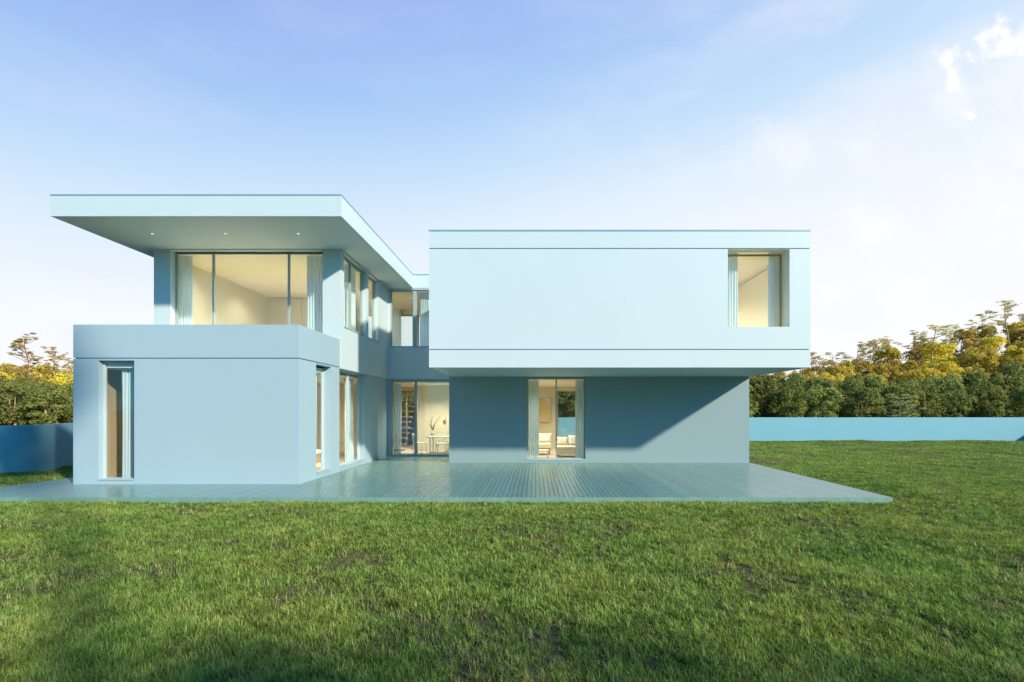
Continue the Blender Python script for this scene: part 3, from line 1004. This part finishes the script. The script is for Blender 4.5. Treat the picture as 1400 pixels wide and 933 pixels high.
def crown_round(material, h=6.0, w=4.6, seed=0, nblob=26, per=130, size=0.17, base=0.12):
    """dense crown: leaf shells round many uneven lobes"""
    g = np.random.default_rng(seed)
    C, N, S, T = [], [], [], []
    for k in range(nblob):
        f = g.uniform(0, 1)
        zc = h * (base + (0.92 - base) * f)
        rr = (w / 2) * (math.sin(math.pi * (0.18 + 0.72 * (1 - f))) ** 0.8) * math.sqrt(g.uniform(0.15, 1)) * 0.85
        an = g.uniform(0, 2 * math.pi)
        ctr = np.array([rr * math.cos(an), rr * math.sin(an), zc])
        br = g.uniform(0.4, 1.0) * w * 0.17
        d = g.normal(size=(per, 3)); d /= np.linalg.norm(d, axis=1, keepdims=True)
        d[:, 2] = np.where(d[:, 2] < -0.35, -d[:, 2], d[:, 2])
        r = br * g.uniform(0.72, 1.12, (per, 1))
        p = ctr + d * r * np.array([1, 1, 0.95])
        C.append(p); N.append(d + g.normal(scale=0.45, size=(per, 3)))
        S.append(g.uniform(0.6, 1.3, per) * size)
        T.append(g.uniform(0, 1) * 0.45 + g.uniform(0, 0.55, per))
    return leaves_mesh('crown', np.vstack(C), np.vstack(N), np.concatenate(S), np.concatenate(T), material)


def trunk_mesh(h, r, limbs, seed, lean=0.03):
    g = random.Random(seed)
    m = MB()
    n = 7
    pts = [(lean * h * math.sin(k * 0.9 + seed) * k / n, lean * h * math.cos(k * 0.7 + seed) * k / n, h * k / n - 0.3 * (k == 0)) for k in range(n + 1)]
    m.tube(pts, [r * (1.25 if k == 0 else 1 - 0.72 * k / n) for k in range(n + 1)], 7)
    for p0, p1 in limbs:
        p0 = Vector(p0); p1 = Vector(p1)
        mid = (p0 + p1) / 2 + Vector((g.uniform(-.1, .1), g.uniform(-.1, .1), -0.06 * (p1 - p0).length))
        m.tube([p0, mid, p1], [r * 0.34, r * 0.24, r * 0.1], 5)
    return m, pts


def crown_tiers(material, h=13.0, seed=0, spread=2.6, start=0.55, ntier=7, size=0.13, per=70):
    """tall open tree: bare stem with flat foliage pads at the ends of spreading limbs"""
    g = np.random.default_rng(seed)
    limbs, C, N, S, T = [], [], [], [], []
    lean = 0.03
    def stem(f):
        k = f * 7
        return np.array([lean * h * math.sin(k * 0.9 + seed) * k / 7, lean * h * math.cos(k * 0.7 + seed) * k / 7, h * f])
    for t in range(ntier):
        f = start + (0.985 - start) * (t / (ntier - 1)) ** 0.9
        for q in range(int(g.integers(2, 4))):
            an = g.uniform(0, 2 * math.pi)
            L = spread * g.uniform(0.45, 1.0) * (0.55 + 0.6 * math.sin(math.pi * (0.2 + 0.7 * (t + 0.5) / ntier)))
            p0 = stem(f - 0.05)
            p1 = stem(f) + np.array([L * math.cos(an), L * math.sin(an), g.uniform(0.2, 0.9)])
            limbs.append((tuple(p0), tuple(p1)))
            for e in range(3):
                ff = (0.55, 0.8, 1.02)[e]
                pc = p0 + (p1 - p0) * ff + g.normal(scale=0.18, size=3) + np.array([0, 0, 0.15])
                rad = spread * g.uniform(0.13, 0.26)
                nn = int(per * g.uniform(0.4, 1.0))
                d = g.normal(size=(nn, 3)); d /= np.linalg.norm(d, axis=1, keepdims=True)
                p = pc + d * rad * g.uniform(0.3, 1.1, (nn, 1)) * np.array([1, 1, 0.30])
                C.append(p); N.append(d * np.array([.5, .5, 1]) + g.normal(scale=0.5, size=(nn, 3)))
                S.append(g.uniform(0.6, 1.3, nn) * size); T.append(g.uniform(0, .4) + g.uniform(0, .6, nn))
    return leaves_mesh('crown', np.vstack(C), np.vstack(N), np.concatenate(S), np.concatenate(T), material), limbs


def ob(name, me, parent):
    o = bpy.data.objects.new(name, me); COL.objects.link(o); o.parent = parent
    return o


TREES = {}


def proto_round(kind, material, variants, **kw):
    out = []
    for s in range(variants):
        me = crown_round(material, seed=hash_seed(kind) + s, **kw)
        h = kw.get('h', 6.0)
        m, _ = trunk_mesh(h * 0.7, 0.13 * h / 6, [((0, 0, h * .3), (h * .16, h * .05, h * .55)), ((0, 0, h * .35), (-h * .14, h * .1, h * .6))], s)
        tm = m.build('trunk', M['bark']); td = tm.data; bpy.data.objects.remove(tm)
        out.append((me, td))
    TREES[kind] = out


def hash_seed(s):
    return sum(ord(c) * (i + 3) for i, c in enumerate(s)) % 9973


proto_round('dark', M['leaf_shaded'], 5, h=6.0, w=5.4, nblob=60, per=110, size=0.12, base=0.08)
proto_round('olive', M['leaf_olive'], 4, h=7.0, w=4.8, nblob=60, per=100, size=0.12, base=0.1)
proto_round('gold', M['leaf_sunlit_gold'], 4, h=7.0, w=4.6, nblob=60, per=100, size=0.12, base=0.1)
proto_round('rust', M['leaf_sunlit_amber'], 3, h=7.5, w=4.2, nblob=56, per=90, size=0.11, base=0.1)


def proto_tall(kind, material, variants, **kw):
    out = []
    for s in range(variants):
        sd = hash_seed(kind) + s
        me, limbs = crown_tiers(material, seed=sd, **kw)
        m, _ = trunk_mesh(kw['h'], 0.17 * kw['h'] / 13, limbs, sd)
        tm = m.build('trunk', M['bark'], smooth=True); td = tm.data; bpy.data.objects.remove(tm)
        out.append((me, td))
    TREES[kind] = out


proto_tall('tall', M['leaf_sunlit_amber'], 4, h=13.0, spread=2.2, start=0.45, ntier=10, size=0.095, per=80)
proto_tall('tallolive', M['leaf_bronze'], 4, h=11.0, spread=2.9, start=0.72, ntier=4, size=0.09, per=85)
proto_tall('umbrella', M['leaf_grey'], 1, h=4.6, spread=2.6, start=0.45, ntier=5, size=0.11, per=110)

LABEL = {
    'dark': ('broadleaf_tree', 'dense broadleaf tree, its shade put into dark green leaves, in the low belt of trees behind the garden wall', 'dark green trees behind the garden wall'),
    'olive': ('broadleaf_tree', 'olive green bushy tree on the wooded slope above the dark belt of trees', 'olive trees on the wooded slope'),
    'gold': ('broadleaf_tree', 'leafy tree with sunlight put into its golden leaf colour on the wooded slope above the dark belt of trees', 'golden trees on the wooded slope'),
    'rust': ('broadleaf_tree', 'leafy tree with sunlight put into its amber leaf colour on the wooded slope above the dark belt of trees', 'amber trees on the wooded slope'),
    'tall': ('tall_tree', 'tall thin open crowned tree, sunlight put into its amber leaf colour, rising above the wooded skyline', 'tall amber trees above the skyline'),
    'tallolive': ('tall_tree', 'tall bronze flat topped tree rising above the wooded skyline on the right', 'tall bronze trees above the skyline'),
    'umbrella': ('umbrella_tree', 'small pale grey green tree with flat tiers just behind the garden wall', None),
}


def tree(kind, x, y, sc, sz=1.0, label=None, z=None):
    name, lab, grp = LABEL[kind]
    me, td = random.choice(TREES[kind])
    y = y * K
    e = empty(name, (x, y, (hill_h(x, y) if z is None else z) - 0.05), label or lab, 'tree', None if label else grp)
    e.rotation_euler.z = random.uniform(0, 6.28)
    e.scale = (sc, sc, sc * sz)
    ob('crown', me, e); ob('trunk', td, e)
    return e


def at(px, d):
    return (px - 732) / 900.0 * d


def inview(x, y):
    q = x / y
    return -1.02 < q < -0.62 or 0.26 < q < 0.98 or -0.02 < q < 0.13 or -0.26 < q < -0.13


def forest():
    # low belt, dark leaf colour standing in for shade
    for row, (d, sc) in enumerate(((70, 0.72), (75, 0.86), (81, 1.0))):
        x = -84 - row
        while x < 84:
            xx = x + random.uniform(-0.8, 0.8); yy = d + random.uniform(-1.6, 1.6)
            if inview(xx, yy):
                tree('dark', xx, yy, sc * random.uniform(0.85, 1.15))
            x += 3.4 + random.uniform(-0.3, 0.9)
    # slope above, gold and amber leaf colours standing in for sunlight
    for row, (d, sc) in enumerate(((86, 0.85), (91, 0.95), (97, 1.0), (103, 1.08), (110, 1.22), (119, 1.3))):
        x = -110 - row
        while x < 115:
            xx = x + random.uniform(-1.2, 1.2); yy = d + random.uniform(-3, 3)
            if inview(xx, yy):
                r = random.random()
                pg = (0.56 if row < 3 else 0.50) + (0.3 if xx < 0 else 0.0)
                kind = 'gold' if r < pg else ('olive' if r < 0.93 else 'rust')
                tree(kind, xx, yy, sc * random.uniform(0.74, 1.06))
            x += 4.3 + random.uniform(-0.3, 1.3)


forest()
for kind, px, d, topy in (('tall', 38, 88, 460), ('tall', 75, 92, 478), ('tall', 92, 96, 490), ('tall', 12, 93, 500),
                          ('tallolive', 1112, 112, 483), ('tallolive', 1139, 110, 483), ('tallolive', 1172, 112, 474), ('tallolive', 1196, 115, 465),
                          ('tallolive', 1250, 112, 458), ('tallolive', 1276, 106, 445), ('tallolive', 1292, 116, 447), ('tallolive', 1316, 118, 452),
                          ('tallolive', 1342, 118, 438), ('tallolive', 1378, 108, 413), ('tallolive', 1408, 112, 422), ('tallolive', 1440, 112, 418), ('tallolive', 1262, 120, 462)):
    x = at(px, d)
    zt = 1.8 + (561.5 - topy) / 900.0 * d
    h = zt - hill_h(x, d * K)
    base = 13.0 if kind == 'tall' else 11.0
    tree(kind, x, d, h / base * 0.97, 1.0)
tree('umbrella', at(1231, 62), 62, 0.62)

# unseen trees behind the camera, added to shade wall and lawn; glass reflects them
def shade_trees():
    me = crown_round(M['leaf_shaded'], h=17.3, w=2.3, seed=77, nblob=64, per=170, size=0.16, base=0.79)  # crown narrowed and lifted so its shade lands on the left wall
    m, _ = trunk_mesh(14.5, 0.24, [((0, 0, 12), (0.6, 0.2, 14.4)), ((0, 0, 12.3), (-0.6, 0.3, 14.8))], 3)
    tm = m.build('trunk', M['bark']); td = tm.data; bpy.data.objects.remove(tm)
    e = empty('tall_tree', (7.12, -6.0, GZ - 0.05), 'unseen tall tree behind the camera, narrow head shaped to shade the left garden wall', 'tree')
    ob('crown', me, e); ob('trunk', td, e)
    for i, (x, y, sc) in enumerate(((3.0, -7.5, 1.15), (7.2, -8.2, 1.3), (11.5, -7.6, 1.2), (16.0, -8.4, 1.28), (20.5, -8.0, 1.15), (-1.5, -8.2, 1.2))):
        random.seed(100 + i)
        tree('dark', x, y / K, sc, label=None)  # unseen row added to shade the foreground lawn; takes the belt label


shade_trees()


# ------------------------------------------------------------------ lawn
def fbm(x, y, f, s):
    v = np.zeros_like(x)
    for o in range(4):
        g = np.random.default_rng(s + o)
        tab = g.random((256, 256))
        q = f * 2 ** o
        u, w = x * q, y * q
        i, j = np.floor(u).astype(int), np.floor(w).astype(int)
        fu, fw = u - i, w - j
        fu = fu * fu * (3 - 2 * fu); fw = fw * fw * (3 - 2 * fw)
        T = lambda a, b: tab[a % 256, b % 256]
        v += 0.5 ** o * ((T(i, j) * (1 - fu) + T(i + 1, j) * fu) * (1 - fw) + (T(i, j + 1) * (1 - fu) + T(i + 1, j + 1) * fu) * fw)
    return v / 1.875


def relief(x, y):
    """gentle unevenness of the lawn; level beside the deck and the house"""
    h = 0.20 * (fbm(x + 40, y + 40, 0.42, 51) - 0.38) + 0.085 * (fbm(x + 40, y + 40, 1.5, 61) - 0.45)
    h = np.clip(h, -0.02, 0.13) + 0.026
    d = np.maximum(np.maximum(DX0 - x, x - DX1), np.maximum(DY0 - y, y - 24.0))
    k = np.clip(d / 1.3, 0, 1)
    side = np.clip((31.5 - x) / 1.0, 0, 1) * np.clip((WY - y) / 1.0, 0, 1)
    return 0.004 + h * k * k * (3 - 2 * k) * side


def lawn_sheet():
    xs = np.arange(-30, 31.8, 0.22); ys = np.arange(1.0, WY - 0.1, 0.22)
    gx, gy = np.meshgrid(xs, ys, indexing='ij')
    gz = GZ + relief(gx.ravel(), gy.ravel())
    inside = (gx.ravel() > DX0 + 0.05) & (gx.ravel() < DX1 - 0.05) & (gy.ravel() > DY0 + 0.05) & (gy.ravel() < 23.4)
    nx, ny = len(xs), len(ys)
    idx = np.arange(nx * ny).reshape(nx, ny)
    q = np.stack([idx[:-1, :-1], idx[1:, :-1], idx[1:, 1:], idx[:-1, 1:]], -1).reshape(-1, 4)
    q = q[~inside[q].all(1)]
    me = bpy.data.meshes.new('lawn')
    me.vertices.add(nx * ny); me.vertices.foreach_set('co', np.stack([gx.ravel(), gy.ravel(), gz], 1).astype(np.float32).ravel())
    me.loops.add(q.size); me.loops.foreach_set('vertex_index', q.astype(np.int32).ravel())
    me.polygons.add(len(q)); me.polygons.foreach_set('loop_start', np.arange(0, q.size, 4, dtype=np.int32))
    me.update(calc_edges=True)
    me.polygons.foreach_set('use_smooth', [True] * len(q))
    me.materials.append(M['ground'])
    o = bpy.data.objects.new('lawn', me); COL.objects.link(o)
    tag(o, kind='structure')


lawn_sheet()


def grass():
    xs, ys, sc = [], [], []
    def scatter(n, fx0, fx1, y0, y1, dens_fn):
        y = rng.uniform(y0, y1, n)
        a, b = fx0(y), fx1(y)
        x = a + (b - a) * rng.random(n)
        keep = rng.random(n) < dens_fn(x, y, b - a)
        return x[keep], y[keep]
    parts = []
    lo = lambda y: -0.813 / K * y - 3.2
    hi = lambda y: 0.742 / K * y + 3.2
    def dens(D0):
        return lambda x, y, w: np.clip((3.7 / y) ** 1.15 * w / 27.0 * D0, 0, 1)
    parts.append(scatter(2700000, lo, hi, 3.1, DY0 - 0.03, dens(1.0)))
    parts.append(scatter(500000, lambda y: 0 * y + DX1 + 0.03, lambda y: np.minimum(0.742 / K * y + 4.0, 31.8), DY0, 16.4, lambda x, y, w: np.clip(w / 12.0, 0, 1)))
    parts.append(scatter(460000, lambda y: 0 * y + WX1 + 0.05, lambda y: np.minimum(0.742 / K * y + 4.0, 31.8), 16.4, WY - 0.05, lambda x, y, w: np.clip(w / 24.5, 0, 1)))
    parts.append(scatter(90000, lambda y: 0 * y - 15.6, lambda y: 0 * y + DX0 - 0.03, 10.1, 19.0, lambda x, y, w: 0 * x + 1))
    X = np.concatenate([p[0] for p in parts]); Y = np.concatenate([p[1] for p in parts])
    n = len(X)
    # uneven growth: thin and thick patches
    f1 = fbm(X, Y, 0.9, 11); f2 = fbm(X, Y, 3.5, 23)
    g = f1 * 0.55 + f2 * 0.45
    keep = rng.random(n) < np.clip((g - 0.33) / 0.16, 0.10, 1)
    X, Y, g, f1, f2 = X[keep], Y[keep], g[keep], f1[keep], f2[keep]
    # tufts: tight bunches of longer blades
    nt = 15000
    ty = 3.1 + (DY0 - 3.2) * rng.random(nt) ** 1.25
    tx = lo(ty) + (hi(ty) - lo(ty)) * rng.random(nt)
    nbl = 16
    ux = np.repeat(tx, nbl) + rng.normal(0, 0.016, nt * nbl); uy = np.repeat(ty, nbl) + rng.normal(0, 0.016, nt * nbl)
    uy = np.minimum(uy, DY0 - 0.03)
    n0 = len(X)
    tuft_tint = np.repeat(rng.random(nt), nbl)
    X = np.concatenate([X, ux]); Y = np.concatenate([Y, uy])
    f1 = np.concatenate([f1, fbm(ux, uy, 0.9, 11)]); f2 = np.concatenate([f2, fbm(ux, uy, 3.5, 23)])
    g = f1 * 0.55 + f2 * 0.45
    n = len(X)
    is_t = np.arange(n) >= n0
    L = (0.024 + 0.048 * rng.random(n) ** 1.8) * (0.55 + 0.9 * np.clip((g - 0.3) / 0.4, 0, 1))
    L = np.where(is_t, rng.uniform(0.045, 0.105, n), L)
    W = 0.0021 + 0.00034 * Y
    W = W * rng.uniform(0.7, 1.3, n)
    az = rng.uniform(0, 2 * np.pi, n)
    az = az + 0.0
    lean = np.abs(rng.normal(0.9, 0.42, n))
    dx, dy = np.cos(az), np.sin(az)
    sx, sy = -dy, dx
    z0 = GZ + relief(X, Y) - 0.003
    B = np.stack([X, Y, z0], 1)
    d = np.stack([dx, dy, 0 * dx], 1); s = np.stack([sx, sy, 0 * sx], 1)
    up = np.array([0, 0, 1.0])
    l1 = lean * 0.55; l2 = lean * 1.35
    P1 = B + (d * np.sin(l1)[:, None] + up * np.cos(l1)[:, None]) * (L * 0.55)[:, None]
    P2 = P1 + (d * np.sin(l2)[:, None] + up * np.cos(l2)[:, None]) * (L * 0.5)[:, None]
    Wv = W[:, None]
    V = np.stack([B - s * Wv, B + s * Wv, P1 - s * Wv * 0.75, P1 + s * Wv * 0.75, P2], 1).reshape(-1, 3)
    me = bpy.data.meshes.new('lawn_grass')
    me.vertices.add(5 * n); me.vertices.foreach_set('co', V.astype(np.float32).ravel())
    k = (np.arange(n) * 5)[:, None]
    loops = np.concatenate([k + np.array([[0, 1, 3, 2]]), k + np.array([[2, 3, 4]])], 1).astype(np.int32).ravel()
    me.loops.add(len(loops)); me.loops.foreach_set('vertex_index', loops)
    st = (np.arange(n) * 7)[:, None] + np.array([[0, 4]])
    me.polygons.add(2 * n); me.polygons.foreach_set('loop_start', st.astype(np.int32).ravel())
    me.update(calc_edges=True)
    ti = np.clip(rng.random(n) ** 1.3 * 0.72 + 0.25 * f2, 0, 0.86)
    ti[n0:] = np.clip(0.25 + 0.6 * tuft_tint + rng.normal(0, 0.08, len(ux)), 0, 0.86)
    ti = ti * np.clip(0.45 + 1.3 * (g - 0.25), 0.4, 1.15)
    ti = np.clip(ti, 0, 0.86)
    dead = rng.random(n) < (0.05 + 0.22 * np.clip((0.47 - g) / 0.2, 0, 1))
    ti = np.where(dead, rng.uniform(0.86, 1.0, n), ti)
    at_ = me.attributes.new('tint', 'FLOAT', 'POINT')
    at_.data.foreach_set('value', np.repeat(ti, 5).astype(np.float32))
    me.materials.append(M['grass'])
    o = bpy.data.objects.new('lawn_grass', me); COL.objects.link(o)
    tag(o, 'short uneven green lawn grass in front of the deck and beside the house', 'grass', kind='stuff')
    print('blades', n)


grass()
